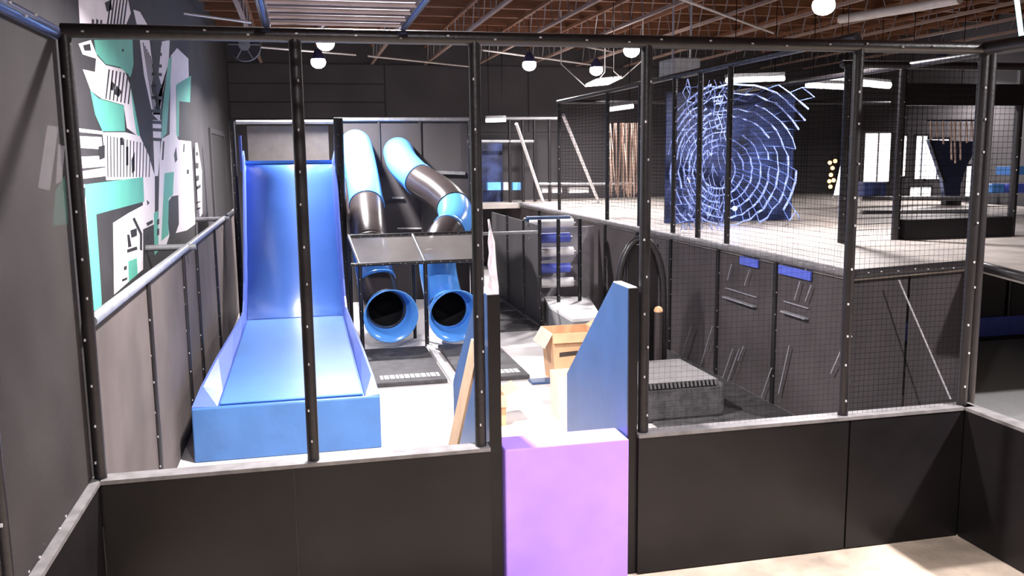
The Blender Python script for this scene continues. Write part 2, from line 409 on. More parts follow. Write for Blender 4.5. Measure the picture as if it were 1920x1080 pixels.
# ================================================================ blue wave slide
sl = thing('wave_slide', 'wide royal blue vinyl drop slide with flared sides and padded end', 'slide', (-.28, 14, 0))
prof = [(10.76,.65),(11.5,.65),(13.,.65),(15,.65),(16.4,.65),(16.7,.67),(17.0,.80),(17.35,1.06),(17.8,1.52),(18.3,2.12),(18.8,2.80),(19.2,3.38),(19.34,3.47)]
def sx(y):   # crease X and outer X, both sides
    f = min(1, max(0, (y-10.76)/6.0)); g = min(1, max(0, (y-16.7)/2.6))
    return (-1.085-.03*g, .625-.02*g, -1.385+.215*f-.0*g, .81-.10*f-.0*g)
bed = B()
curve = [Vector((0, 16.55, .66)), Vector((0, 16.95, .80)), Vector((0, 17.35, 1.08)), Vector((0, 17.8, 1.53)), Vector((0, 18.3, 2.13)), Vector((0, 18.8, 2.80)), Vector((0, 19.15, 3.30)), Vector((0, 19.34, 3.47))]
def catmull(pts, n=6):
    P = [pts[0]]+pts+[pts[-1]]; out = []
    for i in range(1, len(P)-2):
        for k in range(n):
            s = k/n; a, b, c, d = P[i-1], P[i], P[i+1], P[i+2]
            out.append(.5*((2*b)+(c-a)*s+(2*a-5*b+4*c-d)*s*s+(3*b-a-3*c+d)*s**3))
    out.append(P[-2]); return out
for strip, smooth in (([(10.76, .65), (13.6, .65), (16.55, .66)], False), ([(p.y, p.z) for p in catmull(curve, 5)], True)):
    vs = []
    for y, z in strip:
        a, b, c, d = sx(y); vs += [(a, y, z), (b, y, z)]
    bed.add(vs, [(2*i, 2*i+1, 2*i+3, 2*i+2) for i in range(len(strip)-1)], smooth)
o = bed.build('bed', 'slide', sl, fix=False)
md = o.modifiers.new('thick', 'SOLIDIFY'); md.thickness = .06; md.offset = -1
for s in (0, 1):
    w = B(); vs = []; fs = []
    for y, z in prof:
        a, b, c, d = sx(y); cr, ou = (a, c) if s == 0 else (b, d); f = min(1, (y-10.76)/1.2); sg = 1 if s else -1
        st = max(0, min(1, (y-16.6)/1.6)); h = .015+.10*f+.13*st
        zb = 0 if y < 16.6 else max(0, z-.6)
        vs += [(cr, y, z-.02), (cr+sg*.012, y, z+.004), (ou-sg*.03, y, z+h), (ou, y, z+h), (ou, y, zb), (cr, y, zb)]
    k = 6
    for i in range(len(prof)-1):
        for j in range(k): fs.append((i*k+j, i*k+(j+1) % k, (i+1)*k+(j+1) % k, (i+1)*k+j))
    fs += [tuple(range(k)), tuple(reversed(range((len(prof)-1)*k, len(prof)*k)))]
    w.add(vs, fs).build('side_wall', 'slidewall', sl)
B().box((-1.385, 10.70, .0), (.81, 10.78, .655)).build('end_pad', 'slidefront', sl, bevel=.015)
B().box((-1.07, 10.80, .655), (.61, 16.35, .685)).build('runout_pad', 'slideflat', sl, bevel=.012)
B().box((-1.12, 19.3, 3.45), (.62, 19.38, 3.51)).build('top_lip', 'tubeblue', sl)
B().box((-1.2, 19.36, 3.36), (.7, 20.2, 3.46)).build('deck', 'panelgrey', sl)
B().box((-1.11, 20.2, 3.3), (.6, 20.26, 4.25)).build('back_panel', 'panelgrey', sl)
for x in (-1.2, .70):
    B().box((x-.025, 19.12, 3.3), (x+.025, 19.2, 4.02)).build('entry_pad', 'slidewall', sl)
post('post', (.77, 19.0, 0), (.77, 19.0, 4.36), .10, sl); post('post', (-1.33, 19.0, 0), (-1.33, 19.0, 4.3), .06, sl)
B().tube([(-1.33, 20.2, 4.33), (.77, 20.2, 4.33)], .045, 10).build('top_rail', 'railgrey', sl)

# ================================================================ back panel with the tube starts
t = thing('slide_tower', 'black panelled tower wall behind the two tube slides with pale top rail', 'tower', (2.4, 22.2, 0))
for x0, x1 in ((.95, 1.85), (1.87, 2.85), (2.87, 4.05)):
    B().box((x0, 22.15, 0), (x1, 22.21, 4.40)).build('panel', 'wallback', t)
for x in (1.86, 2.86): B().box((x-.025, 22.1, 0), (x+.025, 22.16, 4.4)).build('joint_strip', 'wall', t)
B().tube([(.8, 22.1, 4.46), (4.1, 22.1, 4.46)], .05, 10).build('top_rail', 'railgrey', t)
a, b = on_y(788, 322, 22.1), on_y(872, 325, 22.1); B().bar(a, b, .06, .08).build('ledge', 'railgrey', t)
a, b = on_y(735, 371, 22.1), on_y(757, 371, 22.1); B().bar(a, b, .05, .04).build('ledge', 'railgrey', t)
a, b = on_y(745, 428, 22.1), on_y(790, 428, 22.1); B().bar(a, b, .04, .03).build('ledge', 'tie', t)
for x in (.85, 4.1): post('post', (x, 22.1, 0), (x, 22.1, 4.5), .05, t)

# ================================================================ tube slides
tube_in = True
def tube_slide(pix, cuts, label, R):
    pts = [on_y(x, y, Y) for x, y, Y in pix]
    cv = catmull(pts, 8); base = pts[-1].copy(); base.z = 0
    t = thing('tube_slide', label, 'slide', base, 'enclosed tube slides')
    N = len(cv)
    for (f0, f1, m) in cuts:
        i0, i1 = int(f0*(N-1)), int(f1*(N-1))
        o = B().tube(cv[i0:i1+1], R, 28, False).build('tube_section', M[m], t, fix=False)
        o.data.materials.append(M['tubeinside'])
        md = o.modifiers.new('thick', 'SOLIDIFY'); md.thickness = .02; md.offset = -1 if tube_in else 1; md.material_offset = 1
        d = (cv[min(i1+1, N-1)]-cv[i1-1]).normalized()
        fl = B().tube([cv[i1]-d*.034, cv[i1]-d*.03, cv[i1]+d*.03, cv[i1]+d*.034], [R-.01, R+.014, R+.014, R-.01], 28, False).build('flange', M[m], o, fix=False)
    # flared exit mouth
    c = cv[-1]; q = c+Vector((.02, -.14, -.02)); r = c+Vector((.05, -.46, -.06))
    m = B().tube([c+Vector((0,.06,0)), c, q, r], [R-.02, R+.01, R+.05, R+.14], 32, False).build('exit_mouth', 'tubeblue', t, fix=False)
    md = m.modifiers.new('thick', 'SOLIDIFY'); md.thickness = .022; md.offset = 0
    return t
R = .365
tube_slide([(666,272,22.1),(668,274,21.5),(672,295,20.9),(680,335,20.2),(687,380,19.3),(690,420,18.5),(694,460,17.9),(701,505,17.55),(711,545,17.25),(720,572,17.05),(724,580,16.8)],
           [(0,.42,'tubeblue'),(.42,.60,'tubeblack'),(.60,.76,'tubeblue'),(.76,1,'tubeblack')],
           'straight blue and black tube slide beside the wave slide', R)
tube_slide([(747,286,22.1),(748,288,21.5),(757,308,20.8),(785,336,20.2),(822,360,19.6),(850,388,19.0),(853,418,18.4),(832,448,17.9),(820,485,17.55),(827,540,17.25),(838,572,17.05),(842,580,16.8)],
           [(0,.28,'tubeblue'),(.28,.46,'tubeblack'),(.46,.60,'tubeblue'),(.60,.73,'tubeblack'),(.73,1,'tubeblue')],
           'winding S-shaped blue and black tube slide on the right of the pair', R)
t = thing('tube_stub', 'small blue and black tube length tucked behind the straight tube slide', 'tube', on_y(650, 310, 21.7))
p = [on_y(650,318,21.8), on_y(655,345,21.2), on_y(661,372,20.6), on_y(668,405,19.9)]
B().tube(p[:2], .17, 18).build('blue_section', 'tubeblue', t); B().tube(p[1:], .18, 18).build('black_section', 'tubeblack', t)

# frame and net over the tube exits
t = thing('exit_frame', 'black post frame with a grey sloping net over the tube exits', 'frame', (2.1, 16.6, 0))
zf, zr, yr = 1.60, 2.06, 17.3
for x in (.96, 2.17, 3.25): post('post', (x, 16.5, 0), (x, 16.5, zf), .04, t)
for x in (.82, 2.04, 3.25):
    post('post', (x, yr, 0), (x, yr, zr), .035, t, tie=False)
for xa, xb in ((.96, .82), (2.17, 2.04), (3.25, 3.25)):
    B().tube([(xa, 16.5, zf), (xb, yr, zr)], .035, 8).build('sloping_rail', 'railgrey', t)
for y, z, n_ in ((16.5, zf, 'front_rail'), (yr, zr, 'rear_rail')):
    o = B().tube([(.8, y, z), (3.3, y, z)], .035, 8).build(n_, 'post', t)
    ties(B(), (.8, y, z), (3.3, y, z), .035, .16).build('cable_tie', 'tie', o, kind='stuff')
for xa, xb, xc, xd in ((.98, 2.15, .84, 2.02), (2.19, 3.23, 2.06, 3.23)):
    B().prism([(xa, 16.5, zf), (xb, 16.5, zf), (xd, yr, zr), (xc, yr, zr)], (0, 0, .004)).build('net_panel', 'exitnet', t)
t = thing('cross_bar', 'thin black rail between the tube exits and the roller climb', 'rail', (4, 17.6, 0))
B().tube([(3.3, 17.62, 2.0), (4.645, 17.62, 2.0)], .035, 8).build('rail', 'railgrey', t)
B().tube([(3.36, 17.62, 0), (3.36, 17.62, 2.0)], .035, 8).build('leg', 'post', t)

# landing mats with a printed band
def landing_mat(x0, x1, y0, y1, label):
    t = thing('landing_mat', label, 'mat', ((x0+x1)/2, (y0+y1)/2, 0), 'landing mats before the tube exits')
    B().box((x0, y0, .002), (x1, y1, .075)).build('pad', 'mat', t, bevel=.015)
    mb = B(); x = x0+.1; rr = random.Random(3)
    while x < x1-.12:
        w = rr.choice((.045, .06, .075)); mb.box((x, y0+.22, .072), (x+w, y0+.46, .078))
        if w > .05: mb.box((x+.0, y0+.3, .074), (x+w, y0+.34, .0785))
        x += w+.018
    mb.build('printed_band', 'white', t, kind='stuff')
landing_mat(.97, 2.10, 13.62, 16.2, 'black landing mat with white print before the straight tube slide')
landing_mat(2.33, 3.42, 13.52, 16.2, 'black landing mat with white print before the winding tube slide')
tag(B().box((2.15, 13.2, .002), (2.25, 16.4, .05)).build('divider_strip', 'white'), 'pale divider strip on the floor between the two landing mats', 'strip')
t = thing('floor_mat', 'black floor mats laid in a row leading to the back passage', 'mat', (4, 18.2, 0))
for y in (17.4, 18.6, 19.9): B().box((3.35, y, .002), (4.66, y+.95, .05)).build('mat_tile', 'mat', t)

# ================================================================ purple step and blue wing pads
tag(B().box((1.49, YF-.02, 0), (2.545, 7.06, 1.215)).build('step_block', 'purple', bevel=.012), 'tall purple vinyl step block filling the gap in the padded front wall', 'block')
def wing(x0, x1, label, face):
    t = thing('wing_pad', label, 'pad', ((x0+x1)/2, 7.5, 0), 'wing pads flanking the purple step')
    pl = [(6.80, 0), (6.80, 2.47), (7.17, 2.47), (8.55, 1.34), (8.55, 0)]
    B().prism([(x0+.012, y, z) for y, z in pl], (x1-x0-.024, 0, 0)).build('core', 'post', t)
    for xa in (x0, x1-.012):
        B().prism([(xa, y, z) for y, z in pl], (.012, 0, 0)).build('cover_face', 'bluepad', t)
    B().box((x0+.005, 6.80, 2.468), (x1-.005, 7.17, 2.478)).build('top_edge', 'white', t)
    B().box((x0, 6.775, 0), (x1, 6.80, 2.47)).build('front_edge', 'vinyl', t)
wing(1.375, 1.475, 'blue wing pad on the left of the purple step', -1)
wing(2.555, 2.635, 'blue wing pad on the right of the purple step', 1)
mb = B(); rr = random.Random(5); rows = []
for i in range(8):
    f = i/7; z = 2.44+.62*(1-f); w = .02+.07*f
    rows.append([(1.40-.0*f+w*j/3+rr.uniform(-.008, .008), 6.83+rr.uniform(-.03, .03), z) for j in range(4)])
vs = [v for r in rows for v in r]; fs = [(i*4+j, i*4+j+1, (i+1)*4+j+1, (i+1)*4+j) for i in range(7) for j in range(3)]
o = mb.add(vs, fs).build('plastic_wrap', 'film'); md = o.modifiers.new('t', 'SOLIDIFY'); md.thickness = .004
tag(o, 'crumpled shiny plastic wrap standing on the left wing pad', 'wrap')

# ================================================================ cardboard
def carton(x0, x1, y0, y1, h, label, m, taper=.06, flaps=True, mark=False):
    t = thing('cardboard_box', label, 'box', ((x0+x1)/2, (y0+y1)/2, 0))
    lo = [(x0+taper, y0+taper), (x1-taper, y0+taper), (x1-taper, y1-taper), (x0+taper, y1-taper)]
    hi = [(x0, y0), (x1, y0), (x1, y1), (x0, y1)]; e = .012
    li = [(x0+taper+e, y0+taper+e), (x1-taper-e, y0+taper+e), (x1-taper-e, y1-taper-e), (x0+taper+e, y1-taper-e)]
    hin = [(x0+e, y0+e), (x1-e, y0+e), (x1-e, y1-e), (x0+e, y1-e)]
    vs = [(*p, .0) for p in lo]+[(*p, h) for p in hi]+[(*p, h) for p in hin]+[(*p, .02) for p in li]
    fs = [(3,2,1,0)]
    for a, b in ((0, 4), (4, 8), (8, 12)):
        for k in range(4): fs.append((a+k, a+(k+1) % 4, b+(k+1) % 4, b+k))
    fs.append((12, 13, 14, 15)); B().add(vs, fs).build('body', m, t)
    if flaps:
        d = (y1-y0)*.42
        B().prism([(x0, y0, h), (x0, y1, h), (x0-.13, y1, h-d*.75), (x0-.13, y0, h-d*.75)], (.008, 0, .006)).build('flap', 'cardlit', t)
        B().prism([(x1, y0, h), (x1, y1, h), (x1+.16, y1, h+.08), (x1+.16, y0, h+.08)], (.008, 0, .006)).build('flap', m, t)
        B().prism([(x0, y0, h), (x1, y0, h), (x1, y0-.05, h-.14), (x0, y0-.05, h-.14)], (0, .008, .006)).build('flap', m, t)
    if mark: 
        B().prism([(x0+.12, y0-.004+taper*.45, h*.53), (x0+.42, y0-.004+taper*.45, h*.55), (x0+.42, y0-.004+taper*.38, h*.64), (x0+.12, y0-.004+taper*.38, h*.62)], (0, .006, 0)).build('print_band', 'print', t)
carton(3.68, 4.45, 13.1, 13.8, .80, 'open brown cardboard box with a dark print band behind the right wing pad', 'card', mark=True)
carton(3.22, 3.75, 11.15, 11.6, .62, 'cardboard box with painted-in glare close behind the right wing pad', 'cardlit', flaps=False, taper=.01)
carton(2.02, 2.5, 11.15, 11.6, .42, 'cardboard box with raised flap behind the left wing pad', 'card', taper=.01)
tag(B().box((1.9, 10.7, .002), (3.05, 11.1, .03)).build('cardboard_sheet', 'cardlit'), 'flat cardboard sheet with painted-in glare lying on the floor behind the purple step', 'cardboard')
tag(B().prism([(.86, 6.98, .01), (.86, 7.30, .01), (1.335, 7.30, 2.02), (1.335, 6.98, 2.02)], (.02, 0, .0)).build('cardboard_sheet', 'cardbrown'), 'brown cardboard sheet leaning on the left wing pad', 'cardboard')
tag(B().box((3.36, 13.15, .002), (3.72, 13.4, .04)).build('blue_mat', 'bluepad', bevel=.01), 'small blue pad on the floor beside the brown cardboard box', 'pad')

# ================================================================ raised deck on the right
ZD, XD = 2.13, 6.42
dk = thing('raised_deck', 'raised play deck with pale boards and dark mesh skirt on the right', 'platform', (XD, 9.3, 0))
def board(pts): B().prism([(x, y, ZD-.12) for x, y in pts], (0, 0, .12)).build('deck_board', 'deck', dk)
board([(XD, 9.45), (8.45, 9.85), (8.45, 12.49), (XD, 12.49)])
yb = 12.5
while yb < 28:
    for xa, xb in ((XD, 8.44), (8.46, 12.9), (12.92, 17.9)): board([(xa, yb), (xb, yb), (xb, min(yb+2.43, 28.3)), (xa, min(yb+2.43, 28.3))])
    yb += 2.44
board([(8.46, 9.85), (12.9, 9.85), (12.9, 12.49), (8.46, 12.49)]); board([(12.92, 9.85), (17.9, 9.85), (17.9, 12.49), (12.92, 12.49)])
board([(8.45, 9.84), (8.10, 8.6), (17.9, 8.6), (17.9, 9.84)])
o = B().tube([(XD-.02, 9.4, ZD-.03), (XD-.02, 28.2, ZD-.03)], .06, 10).build('edge_rail', 'cap', dk)
ties(B(), (XD-.02, 9.4, ZD-.03), (XD-.02, 28.2, ZD-.03), .06, .22).build('cable_tie', 'tie', o, kind='stuff')
o = B().tube([(XD-.02, 9.40, ZD-.03), (8.42, 9.80, ZD-.03)], .06, 10).build('edge_rail', 'post', dk)
ties(B(), (XD, 9.40, ZD-.03), (8.42, 9.80, ZD-.03), .06, .25).build('cable_tie', 'tie', o, kind='stuff')
B().tube([(8.42, 9.80, ZD-.03), (8.07, 8.55, ZD-.03), (12, 8.55, ZD-.03)], .06, 10).build('edge_rail', 'post', dk)
ysk = [9.45, 11.2, 13.0, 14.9, 16.55, 18.47, 20.3, 22.2, 24.1, 28.2]
for a, b in zip(ysk[:-1], ysk[1:]):
    B().box((XD-.01, a+.02, .01), (XD, b-.02, ZD-.13)).build('skirt_panel', 'skirt', dk)
for y in ysk: post('leg', (XD-.02, y, 0), (XD-.02, y, ZD-.1), .04, dk)
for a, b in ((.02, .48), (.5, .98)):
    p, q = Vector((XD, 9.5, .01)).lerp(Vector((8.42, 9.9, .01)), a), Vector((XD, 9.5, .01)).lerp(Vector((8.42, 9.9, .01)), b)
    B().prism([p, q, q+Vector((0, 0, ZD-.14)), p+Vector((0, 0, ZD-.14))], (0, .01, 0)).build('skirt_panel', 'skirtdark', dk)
post('leg', (8.42, 9.86, 0), (8.42, 9.86, ZD-.1), .05, dk)
a = on_y(1685, 525, 9.4); b = on_y(1782, 748, 9.4); B().tube([a, b], .012, 8).build('brace_wire', 'railgrey', dk)
# low wall and blue strip under the far right deck, seen past the pit corner
t = thing('under_deck_wall', 'dark wall with blue base pad under the right deck behind the grey net', 'wall', (12, 14.1, 0))
B().box((8.5, 14.1, .45), (17.9, 14.2, ZD-.13)).build('panel', 'wallback', t)
B().box((8.5, 14.0, .05), (17.9, 14.2, .45)).build('base_pad', 'vivid', t)
B().tube([(8.5, 13.95, .05), (17.9, 13.95, .05)], .05, 8).build('base_rail', 'post', t)
for x in (12.9, 15): B().tube([(x, 14.05, 0), (x, 14.05, ZD-.12)], .04, 8).build('post', 'post', t)
tag(B().box((8.5, 8.0, .005), (17.8, 13.9, .03)).build('grey_net_mat', 'greynet'), 'grey netted floor mat to the right of the padded pit', 'mat')
# reflections on the skirt modelled as pale slanted strips; also shelves
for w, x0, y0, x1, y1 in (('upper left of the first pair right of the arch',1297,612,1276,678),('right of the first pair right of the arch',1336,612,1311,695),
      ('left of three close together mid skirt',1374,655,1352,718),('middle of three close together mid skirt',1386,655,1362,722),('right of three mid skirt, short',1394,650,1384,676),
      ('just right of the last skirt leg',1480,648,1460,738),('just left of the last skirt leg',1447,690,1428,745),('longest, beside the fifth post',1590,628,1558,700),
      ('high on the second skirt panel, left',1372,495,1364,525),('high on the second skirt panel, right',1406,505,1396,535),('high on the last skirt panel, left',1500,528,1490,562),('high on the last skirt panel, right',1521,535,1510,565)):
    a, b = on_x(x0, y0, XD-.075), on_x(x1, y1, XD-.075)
    tag(B().tube([a, b], .010, 8).build('reflection_streak', 'strap'), 'pale slanted reflection streak on deck skirt, '+w, 'strap', 'reflection streaks on the deck skirt')
for lab, x0, y0, x1, y1 in (('pale double shelf bar behind the skirt right of the arch', 1357, 555, 1415, 552), ('pale double shelf bar behind the skirt near the deck corner', 1466, 582, 1512, 580)):
    a, b = on_x(x0, y0, 6.36), on_x(x1, y1, 6.36); t = thing('shelf', lab, 'shelf', (6.36, (a.y+b.y)/2, a.z))
    B().box((6.33, min(a.y, b.y), a.z-.02), (6.40, max(a.y, b.y), a.z)).build('board', 'strap', t)
    B().box((6.38, min(a.y, b.y), a.z+.12), (6.40, max(a.y, b.y), a.z+.135)).build('rail', 'strap', t)
for lab, x0, x1, yy in (('vivid blue pad hanging under the deck edge, left one', 1395, 1428, 480), ('vivid blue pad hanging under the deck edge, right one', 1468, 1528, 500)):
    a, b = on_x(x0, yy-6, 6.44), on_x(x1, yy+14, 6.44)
    tag(B().box((6.37, min(a.y, b.y), 1.90), (6.395, max(a.y, b.y), 2.02)).build('edge_pad', 'vivid'), lab, 'pad')

# ---- cage of posts, rails and nets standing on the deck
cg = thing('netted_cage', 'tall black post cage with fine netting along the raised deck edge', 'cage', (XD, 14, ZD))
ZC = 4.90
for y in (22.2, 18.47, 16.55, 14.9, 13.86, 12.8): post('post', (XD+.02, y, ZD), (XD+.02, y, ZC), .045, cg)
B().tube([(XD+.02, 9.6, ZC), (XD+.02, 22.3, ZC)], .05, 10).build('top_rail', 'post', cg)
B().tube([(XD+.02, 22.2, ZC), (16, 22.2, ZC)], .05, 10).build('top_rail', 'post', cg)
for x, y in ((8.30, 12.55), (9.38, 12.7), (11.6, 12.7)): post('post', (x, y, ZD), (x, y, ZC), .065, cg)
B().tube([(8.2, 12.6, ZC), (17, 12.6, ZC)], .06, 10).build('top_rail', 'post', cg)
B().tube([(9.4, 9.6, ZC), (9.4, 22, ZC)], .05, 10).build('top_rail', 'post', cg)
B().box((9.4, 12.62, 4.28), (11.6, 12.74, 4.62)).build('header_pad', 'vinyl', cg)
B().box((9.45, 12.55, ZD), (11.5, 12.85, ZD+.33)).build('floor_pad', 'vinyl', cg)
nb = B()
net(nb, (XD+.02, 9.6, ZD), (0, 12.6, 0), (0, 0, ZC-ZD), .07, .004)
nb.build('side_net', 'wire', cg, fix=False, kind='stuff')
nb = B(); net(nb, (9.4, 12.7, ZD), (2.2, 0, 0), (0, 0, 2.2), .09, .006); net(nb, (8.3, 12.6, ZD), (1.1, .1, 0), (0, 0, 2.7), .09, .006)
nb.build('front_net', 'wire', cg, fix=False, kind='stuff')
nb = B(); net(nb, (XD, 9.6, ZC), (4, 0, 0), (0, 12, 0), .10, .006)
nb.build('roof_net', 'wire', cg, fix=False, kind='stuff')
nb = B(); net(nb, (XD+.1, 22.2, ZD), (7, 0, 0), (0, 0, ZC-ZD), .09, .006)
nb.build('back_net', 'wire', cg, fix=False, kind='stuff')

# ---- blue rope web (rings and spokes) with its blue backdrop
wbx = thing('rope_web', 'blue white rope web of rings and spokes behind the deck netting', 'net', (7.85, 15, ZD))
c = on_y(1392, 312, 15.0); rr = random.Random(11)
ring = B(); NS = 40; rows = []
for k in range(14):
    R_ = 2.12-.135*k; yy = 14.6+.16*k
    rows.append([Vector((c.x+.35*(k/13)**1.3+R_*(1+rr.uniform(-.025, .025))*math.cos(2*math.pi*(a+.5*(k % 2))/NS), yy,
                         c.z-.1+R_*(1+rr.uniform(-.025, .025))*math.sin(2*math.pi*(a+.5*(k % 2))/NS))) for a in range(NS)])
def inside(v): return ZD+.03 < v.z < ZC-.06 and XD+.12 < v.x < 9.25
for k, r_ in enumerate(rows):
    for i in range(NS):
        p, q = r_[i], r_[(i+1) % NS]
        if inside(p) and inside(q) and rr.random() > .06: ring.bar(p, q, .030 if rr.random() > .4 else .018)
ring.build('ring_cord', 'bluenet', wbx, kind='stuff')
sp = B()
for k in range(len(rows)-1):
    for i in range(NS):
        p, q = rows[k][i], rows[k+1][i if k % 2 == 0 else (i+1) % NS]
        if inside(p) and inside(q) and rr.random() > .25: sp.bar(p, q, .010)
sp.build('spoke_cord', 'cordblue', wbx, kind='stuff')
dm = B()                              # diamond mesh on the left of the web
G = {}
for i in range(9):
    for j in range(23):
        G[i, j] = Vector((6.55+i*.10+(j % 2)*.05+rr.uniform(-.02, .02), 14.8+rr.uniform(-.05, .05), ZD+.06+j*.12+rr.uniform(-.025, .025)))
for (i, j), p in G.items():
    for q in (G.get((i+(j % 2), j+1)), G.get((i-1+(j % 2), j+1))):
        if q and rr.random() > .25: dm.bar(p, q, rr.choice((.007, .010, .015)))
    q = G.get((i+1, j))
    if q and j > 14 and j % 2: dm.bar(p, q, .012)
dm.build('diamond_cord', 'bluenet', wbx, kind='stuff')
B().box((7.3, 17.3, ZD), (10.2, 17.36, ZC-.1)).build('backdrop', 'bluecloth', wbx)
for x, y, z, n_ in ((8.1, 15.8, 2.5, 'blue_light'),):
    ld = bpy.data.lights.new(n_, 'POINT'); ld.energy = 25; ld.color = (.25, .35, 1); ld.shadow_soft_size = .08
    lo = bpy.data.objects.new(n_, ld); COL.objects.link(lo); lo.parent = wbx; lo.location = (x-7.85, y-15, z-ZD)
    B().sphere((x, y, z), .05, 10, 6).build('light_bulb', mat('blue_glow', (.2, .3, 1), .5, 0, emit=6), wbx)
# fluorescent strips above the web and the walkway
for i, (lab, x0, y0, x1, y1, Y) in enumerate([('long fluorescent strip light above the rope web', 1362, 151, 1470, 147, 16.2), ('fluorescent strip light right above the rope web', 1512, 160, 1600, 164, 16.2),
      ('short bright strip light above the hanging ropes', 1143, 205, 1187, 199, 20.0), ('bright strip light above the tower rail left of the cage', 911, 226, 948, 225, 24.0),
      ('wide bright strip light high behind the cage post', 1560, 150, 1668, 160, 18), ('long slanting strip light running to the right behind the cage', 1690, 166, 1822, 190, 17)]):
    a, b = on_y(x0, y0, Y), on_y(x1, y1, Y)
    t = thing('strip_light', lab, 'light', a)
    B().tube([a, b], .05 if i < 4 else .08, 8).build('tube_lamp', 'tubelight', t)
    e = Vector((0, .02, .09)); B().bar(a+e, b+e, .12, .06).build('fitting', 'metalgrey', t)
    for p in (a.lerp(b, .15), a.lerp(b, .85)): B().tube([p+e, (p.x, p.y+.02, 7.23)], .008, 6).build('hanger', 'wire', t)
# rope strands hanging on the deck
rs = B()
for i in range(34):
    x = on_y(1143+i*1.45, 300, 20.5).x
    x2 = x+rr.uniform(-.06, .06); z0, z1 = rr.uniform(2.5, 2.75), 4.3
    rs.bar((x, 20.5+rr.uniform(-.2, .2), z1), (x2, 20.5+rr.uniform(-.2, .2), z0), .014)
o = rs.build('rope_curtain', 'rope'); o['kind'] = 'stuff'
tag(o, 'curtain of hanging tan rope strands on the raised deck', 'ropes')
# two white diagonal braces and a back rail on the deck
for lab, a, b in (('white diagonal brace pole on the deck, left of two', (968, 232, 24.5), (1018, 378)), ('white diagonal brace pole on the deck, right of two', (1056, 216, 22.4), (1122, 378))):
    q = on_z(b[0], b[1], ZD+.03); p = on_y(*a)
    tag(B().tube([p, q], .045, 10).build('brace_pole', 'pipewhite'), lab, 'pole')
t = thing('back_frame', 'dark rear frame with rails and pale pads at the far end of the deck', 'frame', (6, 27.5, 0))
for x0, x1, y, Y in ((872, 1000, 265, 27.0), (915, 1045, 222, 27.0), (1010, 1190, 345, 27)):
    a, b = on_y(x0, y, Y), on_y(x1, y, Y); B().tube([a, b], .05, 8).build('rail', 'railgrey', t)
for px in (955, 980, 1002, 1030): a = on_y(px, 225, 27); B().tube([(a.x, 27, ZD if a.x > 3.8 else 0), (a.x, 27, a.z)], .05, 8).build('post', 'post', t)
for x0, x1, m in ((913, 938, 'skyblue'), (943, 952, 'white'), (960, 975, 'skyblue'), (1015, 1028, 'white'), (1034, 1052, 'white'), (1066, 1102, 'white')):
    a, b = on_y(x0, 342 if x0 < 1000 else 352, 27.2), on_y(x1, 356 if x0 < 1000 else 361, 27.2)
    B().box((a.x, 27.1, b.z), (b.x, 27.3, a.z)).build('pad', m, t)
B().box((3.9, 26.2, ZD-.14), (6.38, 28.3, ZD)).build('deck_board', 'deck', t)
for x in (4.2, 5.2): B().box((x, 27.6, ZD), (x+.95, 27.66, 4.0)).build('panel', 'bluecloth', t)

# ================================================================ roller climb under the deck edge
t = thing('roller_climb', 'stack of white and blue foam rollers between black posts', 'rollers', (5.4, 18.6, 0))
for i, (y, m) in enumerate(((411, 'bluepad'), (421, 'white'), (447, 'vivid'), (474, 'white'), (504, 'vivid'), (531, 'white'))):
    a, b = on_y(987+i*5, y, 18.6+i*-.05), on_y(1068+(i % 2)*6, y, 18.6-i*.05)
    o = B().tube([(a.x, a.y, a.z), (b.x, a.y, a.z)], .105 if i else .06, 16).build('foam_roller', m, t)
    B().tube([(a.x-.06, a.y, a.z), (b.x+.06, a.y, a.z)], .025, 8).build('axle', 'railgrey', o)
B().box((4.76, 18.95, 0), (6.30, 19.0, ZD-.15)).build('backing_panel', 'rollerback', t)
for px in (1012, 1047, 1087):
    a = on_y(px, 500, 17.7); post('post', (a.x, 17.7, .522), (a.x, 17.7, ZD+.12), .04, t)
t = thing('passage_panels', 'dark panel wall with posts beside the roller climb', 'wall', (4.7, 20, 0))
for a, b in ((17.65, 19.0), (19.02, 20.6), (20.62, 22.5)): B().box((4.70, a, 0.01), (4.73, b, ZD)).build('panel', 'wall', t)
for y in (17.62, 19.0, 20.6): post('post', (4.69, y, 0), (4.69, y, ZD+.02), .035, t)
B().box((4.64, 17.6, .0), (4.7, 22.5, .06)).build('base_trim', 'cap', t)
t = thing('low_platform', 'low white topped platform box in front of the foam rollers', 'platform', (5, 16.2, 0))
P4 = [on_z(1012, 573, .52), on_z(1047, 600, .52), on_z(1128, 594, .52), on_z(1104, 556, .52), on_z(1020, 556, .52)]
P4 = [Vector((max(p.x, 4.80), p.y, p.z)) for p in P4]
B().prism([(p.x, p.y, .46) for p in P4], (0, 0, .06)).build('top', 'white', t)
B().prism([(p.x+.01, p.y+.02, .0) for p in P4], (0, 0, .458)).build('base', 'metalgrey', t)
o = B().box((4.55, 14.3, .0), (5.5, 14.75, .16)).build('step_mat', 'white'); tag(o, 'white low step mat on the floor before the low platform', 'mat')

tag(B().box((4.4, 9.0, .002), (6.36, 16.0, .03)).build('rubber_floor_mat', 'mat'), 'large dark rubber floor mat between the right wing pad and the deck skirt', 'mat')
